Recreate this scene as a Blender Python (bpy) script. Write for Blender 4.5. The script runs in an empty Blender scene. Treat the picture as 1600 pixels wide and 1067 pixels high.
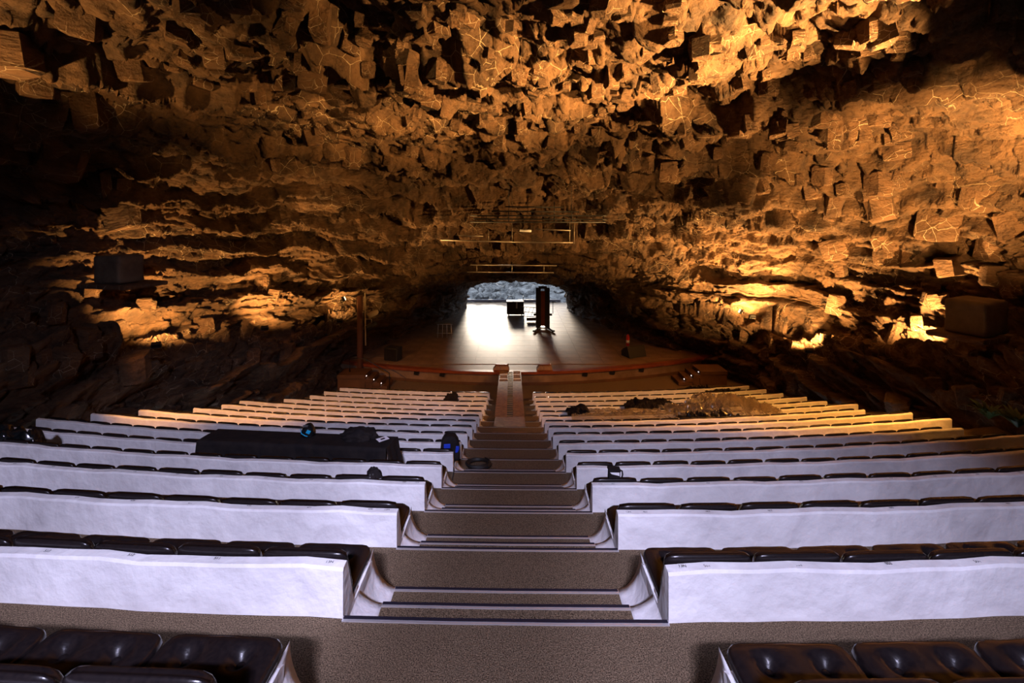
import bpy, bmesh, math, random
import numpy as np
from mathutils import Vector, Matrix, Euler

random.seed(7)
RNG = np.random.default_rng(11)
PI = math.pi
scene = bpy.context.scene
C = scene.collection

# ------------------------------------------------------------------ camera
CZ = 6.75            # camera height above the stage deck (z = 0)
CX = 0.037
FPX = 711.0
cam_d = bpy.data.cameras.new('camera')
cam_d.sensor_width = 36.0
cam_d.lens = FPX / 1600.0 * 36.0
cam_d.shift_y = -193.5 / 1600.0
cam_d.clip_end = 300
cam = bpy.data.objects.new('camera', cam_d)
cam.location = (CX, 0.0, CZ)
cam.rotation_euler = (PI / 2, 0, 0)
C.objects.link(cam)
scene.camera = cam

# ------------------------------------------------------------------ view
vs = scene.view_settings
vs.view_transform = 'Standard'
vs.look = 'None'
vs.gamma = 1.0
vs.use_curve_mapping = False
vs.exposure = 0.0

# ------------------------------------------------------------------ sky and sun (daylight beyond the stage mouth)
world = bpy.data.worlds.new('world')
scene.world = world
world.use_nodes = True
wn = world.node_tree.nodes
bg = wn['Background']
bg.inputs[0].default_value = (0.62, 0.78, 1.0, 1)
bg.inputs[1].default_value = 2.8
sun_d = bpy.data.lights.new('sun', 'SUN')
sun_d.energy = 5.0
sun_d.angle = math.radians(11.0)
sun_d.color = (1.0, 0.84, 0.66)
sun = bpy.data.objects.new('sun', sun_d)
C.objects.link(sun)
sun.location = (0, 80, 30)
_el, _az = math.radians(10.5), math.radians(3.0)
_dir = Vector((math.sin(_az) * math.cos(_el), -math.cos(_az) * math.cos(_el), -math.sin(_el)))
sun.rotation_euler = _dir.to_track_quat('-Z', 'Y').to_euler()


def spot(name, loc, target, energy, color, angle=90, blend=0.5, size=0.1):
    d = bpy.data.lights.new(name, 'SPOT')
    d.energy = energy
    d.color = color
    d.spot_size = math.radians(angle)
    d.spot_blend = blend
    d.shadow_soft_size = size
    o = bpy.data.objects.new(name, d)
    C.objects.link(o)
    o.location = loc
    o.rotation_euler = (Vector(target) - Vector(loc)).to_track_quat('-Z', 'Y').to_euler()
    return o


COLD = (0.70, 0.68, 1.0)
WARM = (1.0, 0.53, 0.16)
# house lights high above and behind the camera, cold white, fanned over the benches
for _a, _e, _b, _p in ((-37, 1500, 0.8, -0.42), (-21, 2200, 0.45, -0.68), (-7, 1150, 0.5, -0.70), (6, 1150, 0.5, -0.68), (21, 1650, 0.5, -0.92)):
    _t = math.radians(_a)
    _s = Vector((0.4 * _a / 18.0, -3.0, 9.5))
    spot('house_light', _s, _s + Vector((math.sin(_t), math.cos(_t), _p)), _e, COLD, 37, _b, 0.10)

# ------------------------------------------------------------------ helpers


def P(px, py, D):
    """world point that stands at depth D and shows at photo pixel px, py"""
    return Vector((CX + (px - 800.0) * D / FPX, D, CZ - (py - 340.0) * D / FPX))


def new_mesh(name, verts, faces, smooth=False):
    me = bpy.data.meshes.new(name)
    me.from_pydata([tuple(v) for v in verts], [], faces)
    me.update()
    if smooth:
        me.polygons.foreach_set('use_smooth', [True] * len(me.polygons))
    return me


def obj(name, me, material=None, parent=None, loc=None, rot=None, scale=None):
    o = bpy.data.objects.new(name, me)
    C.objects.link(o)
    if material is not None and me is not None and len(me.materials) == 0:
        me.materials.append(material)
    if parent is not None:
        o.parent = parent
    if loc is not None:
        o.location = loc
    if rot is not None:
        o.rotation_euler = rot
    if scale is not None:
        o.scale = scale
    return o


def bmobj(name, bm, material, parent=None, smooth=False, **kw):
    bmesh.ops.recalc_face_normals(bm, faces=bm.faces)
    me = bpy.data.meshes.new(name)
    bm.to_mesh(me)
    bm.free()
    if smooth:
        me.polygons.foreach_set('use_smooth', [True] * len(me.polygons))
    return obj(name, me, material, parent, **kw)


def thing(name, label, cat, loc=(0, 0, 0), rot=(0, 0, 0), group=None):
    o = bpy.data.objects.new(name, None)
    o.empty_display_size = 0.1
    C.objects.link(o)
    o.location = loc
    o.rotation_euler = rot
    return tag(o, label, cat, group)


def tag(o, label, cat, group=None):
    o['label'] = label
    o['category'] = cat
    if group:
        o['group'] = group
    return o


def struct(o, label=None):
    o['kind'] = 'structure'
    if label:
        o['label'] = label
    return o


def add_box(bm, c, s, rot=None, bevel=0.0):
    r = bmesh.ops.create_cube(bm, size=1.0)
    vv = r['verts']
    M = Matrix.Translation(Vector(c))
    if rot is not None:
        M = M @ Euler(rot).to_matrix().to_4x4()
    M = M @ Matrix.Diagonal((s[0], s[1], s[2], 1.0))
    bmesh.ops.transform(bm, matrix=M, verts=vv)
    if bevel > 0:
        ee = list({e for v in vv for e in v.link_edges})
        bmesh.ops.bevel(bm, geom=ee, offset=bevel, segments=2, affect='EDGES', profile=0.5)


def add_tube(bm, pts, r, n=8, cap=True):
    pts = [Vector(p) for p in pts]
    rr = r if hasattr(r, '__len__') else [r] * len(pts)
    rings = []
    up = Vector((0, 0, 1))
    for i, p in enumerate(pts):
        t = (pts[min(i + 1, len(pts) - 1)] - pts[max(i - 1, 0)])
        if t.length < 1e-9:
            t = Vector((0, 0, 1))
        t.normalize()
        a = up if abs(t.dot(up)) < 0.95 else Vector((1, 0, 0))
        u = t.cross(a).normalized()
        w = t.cross(u).normalized()
        rings.append([bm.verts.new(p + (u * math.cos(2 * PI * k / n) + w * math.sin(2 * PI * k / n)) * rr[i]) for k in range(n)])
    for i in range(len(rings) - 1):
        for k in range(n):
            bm.faces.new((rings[i][k], rings[i][(k + 1) % n], rings[i + 1][(k + 1) % n], rings[i + 1][k]))
    if cap:
        bm.faces.new(rings[0][::-1])
        bm.faces.new(rings[-1])


def box_part(name, c, s, material, parent, rot=None, bevel=0.0):
    bm = bmesh.new()
    add_box(bm, c, s, rot, bevel)
    return bmobj(name, bm, material, parent)


def tube_part(name, pts, r, material, parent, n=8):
    bm = bmesh.new()
    add_tube(bm, pts, r, n)
    return bmobj(name, bm, material, parent, smooth=True)


# ------------------------------------------------------------------ numpy noise


def _hash(ix, iy, iz, seed):
    h = (ix.astype(np.int64) * 374761393 + iy.astype(np.int64) * 668265263 + iz.astype(np.int64) * 2147483647 + seed * 974634777) & 0xFFFFFFFF
    h = ((h ^ (h >> 13)) * 1274126177) & 0xFFFFFFFF
    h = ((h ^ (h >> 16)) * 2246822519) & 0xFFFFFFFF
    h = h ^ (h >> 15)
    return (h & 0xFFFFFF).astype(np.float64) / float(0x1000000)


def vnoise(p, seed=0):
    i = np.floor(p).astype(np.int64)
    f = p - i
    f = f * f * (3 - 2 * f)
    out = 0
    for dx in (0, 1):
        wx = f[:, 0] if dx else 1 - f[:, 0]
        for dy in (0, 1):
            wy = f[:, 1] if dy else 1 - f[:, 1]
            for dz in (0, 1):
                wz = f[:, 2] if dz else 1 - f[:, 2]
                out = out + wx * wy * wz * _hash(i[:, 0] + dx, i[:, 1] + dy, i[:, 2] + dz, seed)
    return out * 2 - 1


def fbm(p, octs=4, seed=0, gain=0.5):
    a, s, tot = 1.0, 0.0, 0.0
    q = p.copy()
    for k in range(octs):
        s = s + a * vnoise(q, seed + k * 17)
        tot += a
        a *= gain
        q = q * 2.03 + 5.1
    return s / tot


def voronoi(p, seed=0):
    i = np.floor(p).astype(np.int64)
    n = len(p)
    f1 = np.full(n, 9.0)
    f2 = np.full(n, 9.0)
    cid = np.zeros(n)
    cvec = np.zeros((n, 3))
    for dx in (-1, 0, 1):
        for dy in (-1, 0, 1):
            for dz in (-1, 0, 1):
                jx, jy, jz = i[:, 0] + dx, i[:, 1] + dy, i[:, 2] + dz
                c = np.stack((jx + _hash(jx, jy, jz, seed), jy + _hash(jx, jy, jz, seed + 1), jz + _hash(jx, jy, jz, seed + 2)), 1)
                dv = p - c
                d = np.sqrt((dv ** 2).sum(1))
                near = d < f1
                f2 = np.where(near, f1, np.minimum(f2, d))
                f1 = np.where(near, d, f1)
                cid = np.where(near, _hash(jx, jy, jz, seed + 3), cid)
                cvec = np.where(near[:, None], dv, cvec)
    return f1, f2, cid, cvec


# ------------------------------------------------------------------ materials


def mat(name, color, rough=0.6, metal=0.0, spec=0.5):
    m = bpy.data.materials.new(name)
    m.use_nodes = True
    b = m.node_tree.nodes['Principled BSDF']
    b.inputs['Base Color'].default_value = (*color, 1)
    b.inputs['Roughness'].default_value = rough
    b.inputs['Metallic'].default_value = metal
    b.inputs['Specular IOR Level'].default_value = spec
    return m


def nodes(m):
    t = m.node_tree
    return t, t.nodes, t.links, t.nodes['Principled BSDF']


def noise_col(m, scale, c0, c1, detail=4, lo=0.35, hi=0.65, bump=0.0, bscale=None, bdist=0.02, space='Object', rough=0.6, distort=0.0):
    t, N, L, b = nodes(m)
    tc = N.new('ShaderNodeTexCoord')
    nz = N.new('ShaderNodeTexNoise')
    nz.inputs['Scale'].default_value = scale
    nz.inputs['Detail'].default_value = detail
    nz.inputs['Roughness'].default_value = rough
    nz.inputs['Distortion'].default_value = distort
    L.new(tc.outputs[space], nz.inputs['Vector'])
    cr = N.new('ShaderNodeValToRGB')
    cr.color_ramp.elements[0].position = lo
    cr.color_ramp.elements[1].position = hi
    cr.color_ramp.elements[0].color = (*c0, 1)
    cr.color_ramp.elements[1].color = (*c1, 1)
    L.new(nz.outputs['Fac'], cr.inputs['Fac'])
    L.new(cr.outputs['Color'], b.inputs['Base Color'])
    if bump > 0:
        n2 = N.new('ShaderNodeTexNoise')
        n2.inputs['Scale'].default_value = bscale or scale
        n2.inputs['Detail'].default_value = 5
        L.new(tc.outputs[space], n2.inputs['Vector'])
        bp = N.new('ShaderNodeBump')
        bp.inputs['Strength'].default_value = bump
        bp.inputs['Distance'].default_value = bdist
        L.new(n2.outputs['Fac'], bp.inputs['Height'])
        L.new(bp.outputs['Normal'], b.inputs['Normal'])
    return cr


def rock_material(name, base, dark, vein, vscale=1.6, vein_amt=1.0):
    m = mat(name, base, 0.78, 0, 0.35)
    t, N, L, b = nodes(m)
    tc = N.new('ShaderNodeTexCoord')
    n1 = N.new('ShaderNodeTexNoise')
    n1.inputs['Scale'].default_value = 1.3
    n1.inputs['Detail'].default_value = 7
    n1.inputs['Roughness'].default_value = 0.65
    L.new(tc.outputs['Object'], n1.inputs['Vector'])
    cr = N.new('ShaderNodeValToRGB')
    e = cr.color_ramp.elements
    e[0].position, e[1].position = 0.33, 0.68
    e[0].color, e[1].color = (*dark, 1), (*base, 1)
    L.new(n1.outputs['Fac'], cr.inputs['Fac'])
    # pale mineral veins along the joints
    vo = N.new('ShaderNodeTexVoronoi')
    vo.feature = 'DISTANCE_TO_EDGE'
    vo.inputs['Scale'].default_value = vscale
    n2 = N.new('ShaderNodeTexNoise')
    n2.inputs['Scale'].default_value = 2.2
    n2.inputs['Detail'].default_value = 5
    L.new(tc.outputs['Object'], n2.inputs['Vector'])
    mx = N.new('ShaderNodeMix')
    mx.data_type = 'VECTOR'
    mx.inputs[0].default_value = 0.10
    L.new(tc.outputs['Object'], mx.inputs[4])
    L.new(n2.outputs['Color'], mx.inputs[5])
    L.new(mx.outputs[1], vo.inputs['Vector'])
    mr = N.new('ShaderNodeMapRange')
    mr.inputs['From Min'].default_value = 0.004
    mr.inputs['From Max'].default_value = 0.014
    mr.inputs['To Min'].default_value = 1.0
    mr.inputs['To Max'].default_value = 0.0
    L.new(vo.outputs['Distance'], mr.inputs['Value'])
    n3 = N.new('ShaderNodeTexNoise')
    n3.inputs['Scale'].default_value = 0.45
    n3.inputs['Detail'].default_value = 4
    L.new(tc.outputs['Object'], n3.inputs['Vector'])
    mk = N.new('ShaderNodeMapRange')
    mk.inputs['From Min'].default_value = 0.50
    mk.inputs['From Max'].default_value = 0.62
    mk.inputs['To Max'].default_value = vein_amt
    L.new(n3.outputs['Fac'], mk.inputs['Value'])
    mu = N.new('ShaderNodeMath')
    mu.operation = 'MULTIPLY'
    L.new(mr.outputs['Result'], mu.inputs[0])
    L.new(mk.outputs['Result'], mu.inputs[1])
    mc = N.new('ShaderNodeMix')
    mc.data_type = 'RGBA'
    L.new(mu.outputs[0], mc.inputs[0])
    L.new(cr.outputs['Color'], mc.inputs[6])
    mc.inputs[7].default_value = (*vein, 1)
    L.new(mc.outputs[2], b.inputs['Base Color'])
    n4 = N.new('ShaderNodeTexNoise')
    n4.inputs['Scale'].default_value = 11
    n4.inputs['Detail'].default_value = 9
    n4.inputs['Roughness'].default_value = 0.72
    L.new(tc.outputs['Object'], n4.inputs['Vector'])
    # broken facets: cell heights stepped along a warped cell pattern, flattened along the bedding
    mp = N.new('ShaderNodeMapping')
    mp.inputs['Scale'].default_value = (1.0, 1.0, 1.7)
    L.new(mx.outputs[1], mp.inputs['Vector'])
    hs = []
    for sc_, wt in ((3.2, 0.9), (8.0, 0.45)):
        v2 = N.new('ShaderNodeTexVoronoi')
        v2.inputs['Scale'].default_value = sc_
        L.new(mp.outputs['Vector'], v2.inputs['Vector'])
        sx = N.new('ShaderNodeSeparateColor')
        L.new(v2.outputs['Color'], sx.inputs[0])
        ma = N.new('ShaderNodeMath')
        ma.operation = 'MULTIPLY_ADD'
        L.new(v2.outputs['Distance'], ma.inputs[0])
        ma.inputs[1].default_value = -0.8
        L.new(sx.outputs[0], ma.inputs[2])
        mw = N.new('ShaderNodeMath')
        mw.operation = 'MULTIPLY'
        mw.inputs[1].default_value = wt
        L.new(ma.outputs[0], mw.inputs[0])
        hs.append(mw)
    ad = N.new('ShaderNodeMath')
    L.new(hs[0].outputs[0], ad.inputs[0])
    L.new(hs[1].outputs[0], ad.inputs[1])
    ad2 = N.new('ShaderNodeMath')
    L.new(ad.outputs[0], ad2.inputs[0])
    L.new(n4.outputs['Fac'], ad2.inputs[1])
    bp = N.new('ShaderNodeBump')
    bp.inputs['Strength'].default_value = 1.0
    bp.inputs['Distance'].default_value = 0.12
    L.new(ad2.outputs[0], bp.inputs['Height'])
    L.new(bp.outputs['Normal'], b.inputs['Normal'])
    return m


M = {}
M['rock'] = rock_material('lava_rock', (0.17, 0.090, 0.044), (0.034, 0.018, 0.010), (0.46, 0.36, 0.24), 2.3)
M['rock_block'] = rock_material('lava_block', (0.18, 0.092, 0.045), (0.07, 0.036, 0.019), (0.8, 0.68, 0.5), 2.5, 0.6)
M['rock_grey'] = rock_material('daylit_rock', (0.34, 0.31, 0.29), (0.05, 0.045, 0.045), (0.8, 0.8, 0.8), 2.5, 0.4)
M['plaster'] = mat('white_plaster', (0.82, 0.80, 0.80), 0.75, 0, 0.3)
noise_col(M['plaster'], 3.0, (0.68, 0.66, 0.67), (0.86, 0.85, 0.85), 5, 0.3, 0.7, 0.6, 6.0, 0.04, distort=1.0)
M['leather'] = mat('black_leather', (0.010, 0.008, 0.009), 0.27, 0, 0.42)
noise_col(M['leather'], 60, (0.008, 0.006, 0.007), (0.014, 0.010, 0.010), 3, bump=0.12, bscale=110, bdist=0.004)
M['carpet'] = mat('brown_carpet', (0.12, 0.09, 0.065), 0.95, 0, 0.1)
noise_col(M['carpet'], 170, (0.024, 0.016, 0.010), (0.30, 0.213, 0.135), 2, 0.34, 0.68, 0.8, 160, 0.01, rough=0.8)
M['alu'] = mat('nosing_metal', (0.78, 0.77, 0.80), 0.35, 0.7)
M['grip'] = mat('dark_grip', (0.01, 0.009, 0.02), 0.6)
M['deck'] = mat('varnished_deck', (0.2, 0.13, 0.08), 0.5, 0, 0.22)
cr_ = noise_col(M['deck'], 1.2, (0.13, 0.078, 0.043), (0.26, 0.165, 0.10), 6, 0.3, 0.7, 0.08, 5, 0.01)
M['deck_red'] = mat('red_stained_wood', (0.20, 0.045, 0.018), 0.35)
noise_col(M['deck_red'], 2.0, (0.16, 0.035, 0.014), (0.24, 0.06, 0.022), 4)
M['fascia'] = mat('brown_fascia', (0.20, 0.085, 0.03), 0.6)
noise_col(M['fascia'], 1.5, (0.07, 0.028, 0.009), (0.12, 0.05, 0.017), 4)
M['wood'] = mat('worn_wood', (0.30, 0.15, 0.06), 0.55)
noise_col(M['wood'], 7, (0.13, 0.062, 0.022), (0.25, 0.13, 0.05), 6, bump=0.2, bscale=20, bdist=0.01)
M['black'] = mat('black_metal', (0.012, 0.011, 0.011), 0.5)
M['cloth'] = mat('black_cloth', (0.010, 0.008, 0.008), 0.85, 0, 0.25)
noise_col(M['cloth'], 6, (0.007, 0.005, 0.006), (0.016, 0.011, 0.010), 4, bump=0.2, bscale=12, bdist=0.02)
M['binbag'] = mat('glossy_black_plastic', (0.006, 0.007, 0.008), 0.18, 0, 0.6)
M['blue'] = mat('blue_fabric', (0.02, 0.06, 0.62), 0.5)
M['teal'] = mat('teal_panel', (0.02, 0.42, 0.75), 0.3)
M['white'] = mat('white_print', (0.82, 0.82, 0.84), 0.5)
M['paper'] = mat('paper', (0.85, 0.84, 0.92), 0.6)
M['ink'] = mat('ink', (0.02, 0.02, 0.03), 0.6)
M['pipe'] = mat('grey_pipe', (0.30, 0.25, 0.2), 0.4, 0.5)
M['rust'] = mat('rusty_post', (0.16, 0.06, 0.03), 0.6)
M['cream'] = mat('cream_paint', (0.55, 0.45, 0.28), 0.5)
M['cover'] = mat('speaker_cover', (0.20, 0.145, 0.10), 0.8)
noise_col(M['cover'], 3, (0.075, 0.05, 0.033), (0.12, 0.085, 0.055), 4, bump=0.4, bscale=4, bdist=0.05)
M['red'] = mat('red_paint', (0.6, 0.03, 0.03), 0.4)
M['brownbox'] = mat('dark_case', (0.03, 0.02, 0.025), 0.5)
M['steel'] = mat('steel', (0.5, 0.5, 0.52), 0.3, 0.9)
M['leaf'] = mat('dark_green_leaf', (0.03, 0.06, 0.015), 0.5)
M['glass'] = mat('lamp_glass', (1.0, 0.75, 0.4), 0.3)
M['glass'].node_tree.nodes['Principled BSDF'].inputs['Emission Color'].default_value = (1.0, 0.7, 0.35, 1)
M['glass'].node_tree.nodes['Principled BSDF'].inputs['Emission Strength'].default_value = 6.0
M['led'] = mat('step_light', (1, 0.9, 0.9), 0.3)
M['led'].node_tree.nodes['Principled BSDF'].inputs['Emission Color'].default_value = (1.0, 0.75, 0.7, 1)
M['led'].node_tree.nodes['Principled BSDF'].inputs['Emission Strength'].default_value = 4.0
M['sheet'] = mat('clear_plastic_sheet', (0.42, 0.32, 0.19), 0.2, 0, 0.6)
_b = M['sheet'].node_tree.nodes['Principled BSDF']
_b.inputs['Transmission Weight'].default_value = 0.55
_b.inputs['Alpha'].default_value = 0.6

# ------------------------------------------------------------------ seating geometry data
PITCH = 1.1
Y1 = 2.343
DROPS = [0.43, 0.43, 0.43, 0.425, 0.41, 0.395, 0.375, 0.372, 0.365, 0.355, 0.348, 0.315, 0.292, 0.275, 0.262, 0.26]
# LAND[k] = level of the walkway in front of row k's seats; LAND index -1 is the top walkway
LH = {0: 2.08}
LH[-1] = LH[0] - 0.43
LH[-2] = LH[-1] - 0.43
for k in range(1, 16):
    LH[k] = LH[k - 1] + DROPS[k]


def landz(k):
    return CZ - LH[k]


def rowy(k):
    return Y1 + PITCH * (k - 1)


def curve(x):
    return x * x / 100.0 - 0.015 * x


ENDL = {0: 5, 1: 9.0, 2: 9.0, 3: 9.0, 4: 8.9, 5: 8.5, 6: 9.2, 7: 9.15, 8: 8.98, 9: 8.35, 10: 8.3, 11: 8.46, 12: 7.55, 13: 7.15, 14: 7.1, 15: 6.9}
ENDR = {0: 5, 1: 9.2, 2: 9.2, 3: 9.2, 4: 9.0, 5: 8.33, 6: 8.4, 7: 9.4, 8: 9.57, 9: 9.25, 10: 10.0, 11: 9.85, 12: 9.95, 13: 9.8, 14: 9.8, 15: 9.7}
HW = 0.84
SW = 0.71


def floor_level(y):
    """approximate terrace level at depth y along the walls"""
    ys = [rowy(k) + 0.8 for k in range(-1, 16)]
    zs = [landz(k) for k in range(-1, 16)]
    return np.interp(y, ys + [21.0, 22.0, 40], zs + [zs[-1], 0, 0])


# ------------------------------------------------------------------ the cave shell
def build_cave():
    kx = [-6, 4, 9, 12, 14, 17, 20, 22, 24, 26, 29, 32, 34]
    xbL = [10.2, 10.2, 9.9, 9.75, 9.2, 8.1, 7.5, 7.5, 6.9, 6.2, 4.9, 3.6, 3.3]
    xbR = [10.2, 10.2, 10.2, 10.3, 10.6, 10.7, 10.4, 9.4, 7.9, 6.7, 5.4, 4.4, 4.1]
    lh = [2.2, 2.2, 2.1, 2.2, 2.3, 2.5, 2.6, 2.2, 1.7, 1.3, 1.0, 0.7, 0.6]
    lw = [1.3, 1.3, 1.3, 1.3, 1.25, 1.1, 0.8, 0.35, 0.15, 0.1, 0.1, 0.05, 0.05]
    wo = [1.0, 1.0, 1.0, 1.0, 0.9, 0.5, 0.1, -0.3, -0.3, -0.3, -0.2, -0.15, -0.15]
    zt = [10.6, 10.6, 10.5, 10.2, 9.75, 8.75, 7.4, 5.7, 5.1, 4.2, 3.2, 2.25, 2.05]
    lip = [1.0, 1.0, 1.0, 1.0, 1.0, 0.9, 0.7, 0.2, 0.05, 0, 0, 0, 0]
    yv = np.concatenate((np.linspace(-6, 3.0, 30, endpoint=False), np.linspace(3.0, 24, 500, endpoint=False), np.linspace(24, 34, 150)))
    I = lambda a: np.interp(yv, kx, a)
    # smooth the piecewise parameters a little
    F = floor_level(yv)

    def side(sgn, xb):
        xb, l_h, l_w, w_o, z_t, l_p = I(xb), I(lh), I(lw), I(wo), I(zt), I(lip)
        zl = F + l_h
        wm = xb + l_p + l_w + w_o
        pts = [
            (xb - 0.3, F - 1.2), (xb, F + 0.1), (xb + 0.35 * l_p, F + l_h * 0.55), (xb + l_p, zl),
            (xb + l_p + l_w, zl + 0.12), (wm - 0.1, zl + (z_t - zl) * 0.22), (wm, zl + (z_t - zl) * 0.45), (wm * 0.88, zl + (z_t - zl) * 0.72),
            (wm * 0.64, zl + (z_t - zl) * 0.90), (wm * 0.33, zl + (z_t - zl) * 0.985)]
        return [(sgn * a, b) for a, b in pts]
    left = side(-1, xbL)
    right = side(1, xbR)
    cps = left + [(0 * yv + 0.3, I(zt))] + right[::-1]
    ctrl = np.stack([np.stack((a + 0 * yv, b), 1) for a, b in cps], 1)       # (ny, K, 2)
    K = ctrl.shape[1]
    mid = ctrl[int(len(yv) * 0.45)]
    seg = np.sqrt(((mid[1:] - mid[:-1]) ** 2).sum(1))
    NU = 880
    cum = np.concatenate(([0], np.cumsum(seg)))
    u = np.interp(np.linspace(0, cum[-1], NU), cum, np.arange(K))
    i0 = np.minimum(np.floor(u).astype(int), K - 2)
    f = (u - i0)[None, :, None]
    g = lambda o: ctrl[:, np.clip(i0 + o, 0, K - 1), :]
    p0, p1, p2, p3 = g(-1), g(0), g(1), g(2)
    XZ = 0.5 * (2 * p1 + (p2 - p0) * f + (2 * p0 - 5 * p1 + 4 * p2 - p3) * f ** 2 + (3 * p1 - p0 - 3 * p2 + p3) * f ** 3)
    ny = len(yv)
    G = np.zeros((ny, NU, 3))
    G[:, :, 0] = XZ[:, :, 0]
    G[:, :, 2] = XZ[:, :, 1]
    G[:, :, 1] = yv[:, None]
    # base normals (pointing into the cave)
    du = np.gradient(G, axis=1)
    dv = np.gradient(G, axis=0)
    n = np.cross(dv, du)
    n /= np.linalg.norm(n, axis=2, keepdims=True) + 1e-9
    cen = np.stack((0 * yv + 0.3, yv, (F + I(zt)) / 2), 1)[:, None, :]
    s = np.sign(((cen - G) * n).sum(2, keepdims=True))
    n *= np.where(s == 0, 1, s)
    p = G.reshape(-1, 3)
    nn = n.reshape(-1, 3)
    # big undulation
    warp = np.stack((fbm(p * 0.35, 3, 3), fbm(p * 0.35 + 31, 3, 5), fbm(p * 0.35 + 67, 3, 9)), 1)
    hall = np.interp(p[:, 1], [21, 25, 30, 34], [1.0, 0.8, 0.5, 0.25])
    big = fbm(p * 0.28, 3, 21) * 0.75 + fbm(p * 0.7 + 9, 3, 22) * 0.35
    # bedding layers that step the rock like broken stairs
    def bed(lay, seed, wob, a0, a1, power):
        h = (p[:, 2] + 0.10 * p[:, 0] * np.sin(p[:, 1] * 0.11 + seed) + warp[:, seed % 3] * wob + fbm(p * 1.1, 3, 41 + seed) * 0.22) / lay
        fr = h - np.floor(h)
        am = a0 + a1 * np.clip(vnoise(np.stack((p[:, 0] * 0.4, p[:, 1] * 0.4, np.floor(h) * 3.7), 1), 55 + seed) + 0.3, 0, 1)
        saw = np.where(fr < 0.84, (fr / 0.84) ** power, (1 - fr) / 0.16)
        return am * (saw - 0.5)
    terr = bed(0.95, 0, 0.7, 0.35, 0.85, 1.5) + bed(0.31, 1, 0.4, 0.08, 0.30, 1.3)
    # joint blocks
    q = np.stack((p[:, 0] / 0.85, p[:, 1] / 0.85, p[:, 2] / 0.75), 1) + warp * 0.8
    f1, f2, cid, cv = voronoi(q, 71)
    tilt = (cv * (np.stack((np.sin(cid * 61), np.cos(cid * 97), np.sin(cid * 131)), 1))).sum(1)
    blk = (cid - 0.5) * 0.34 + tilt * 0.36
    crack = -0.16 * np.clip(1 - (f2 - f1) / 0.10, 0, 1)
    rough_patch = np.clip(fbm(p * 0.25 + 13, 2, 77) * 1.8 + 0.5, 0.08, 1)
    rough_patch = rough_patch * np.interp(p[:, 0], [-6, -2, 7, 11], [0.5, 1.0, 1.0, 0.75])
    q2 = np.stack((p[:, 0] / 0.42, p[:, 1] / 0.42, p[:, 2] / 0.22), 1) + warp * 1.4 + 7.7
    g1, g2, gid, gv = voronoi(q2, 91)
    small = (gid - 0.5) * 0.24 - 0.06 * np.clip(1 - (g2 - g1) / 0.14, 0, 1)
    fine = fbm(p * 2.8, 5, 15, 0.68) * 0.16
    d = big + terr + rough_patch * (blk + crack) + (1.0 - 0.55 * rough_patch) * small + fine
    d *= hall
    d = np.minimum(d, np.interp(p[:, 1], [3, 12, 22, 34], [1.0, 1.0, 0.7, 0.35]))
    # keep rock clear of the terraces where it meets the floor
    col = np.tile(np.arange(NU), ny)
    foot = np.minimum(np.interp(col, [0, 58], [0.15, 1.0]), np.interp(col, [NU - 59, NU - 1], [1.0, 0.15]))
    d = np.where((foot < 1) & (d > 0), d * foot, d)
    p2_ = p + nn * d[:, None]
    # sideways jitter breaks the grid look
    p2_ += np.stack((vnoise(p * 7, 201), vnoise(p * 7 + 3, 202), vnoise(p * 7 + 8, 203)), 1) * 0.02
    V = p2_.reshape(ny, NU, 3)
    cuts = {'wall_left': (0, 0), 'ceiling': (0, 0), 'wall_right': (0, 0)}
    cl = int(np.searchsorted(u, 6.2))
    crr = int(np.searchsorted(u, K - 1 - 6.2))
    parts = {}
    for name, a, b in (('wall_left', 0, cl), ('ceiling', cl, crr), ('wall_right', crr, NU - 1)):
        sub = V[:, a:b + 1, :]
        w = sub.shape[1]
        idx = np.arange(ny * w).reshape(ny, w)
        q = np.stack((idx[:-1, :-1], idx[1:, :-1], idx[1:, 1:], idx[:-1, 1:]), 2).reshape(-1, 4)
        me = bpy.data.meshes.new(name)
        me.vertices.add(ny * w)
        me.vertices.foreach_set('co', sub.reshape(-1).astype(np.float32))
        me.loops.add(q.size)
        me.loops.foreach_set('vertex_index', q.reshape(-1).astype(np.int32))
        me.polygons.add(len(q))
        me.polygons.foreach_set('loop_start', (np.arange(len(q)) * 4).astype(np.int32))
        me.polygons.foreach_set('loop_total', np.full(len(q), 4, np.int32))
        me.update(calc_edges=True)
        me.validate()
        parts[name] = struct(obj(name, me, M['rock']))
    # back of the cave behind the camera
    yb = -5.9
    bm = bmesh.new()
    add_box(bm, (0, yb, 7), (32, 0.4, 14))
    struct(bmobj('wall_back', bm, M['rock']))
    return parts, V, n, u, K


cave, CV, CN, CU, CK = build_cave()


def cave_hit(px, py):
    """first rock vertex that the line of sight through a pixel meets (nearest grid point by angle)"""
    d = CV.reshape(-1, 3) - np.array((CX, 0, CZ))
    ok = d[:, 1] > 1.0
    u = 800 + FPX * d[:, 0] / np.where(ok, d[:, 1], 1)
    v = 340 - FPX * d[:, 2] / np.where(ok, d[:, 1], 1)
    r = (u - px) ** 2 + (v - py) ** 2
    r = np.where(ok, r, 1e12)
    c = np.where(r < 36)[0]
    if len(c) == 0:
        c = np.array([np.argmin(r)])
    i = c[np.argmin(d[c, 1])]
    return Vector(CV.reshape(-1, 3)[i]), Vector(CN.reshape(-1, 3)[i])


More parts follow.
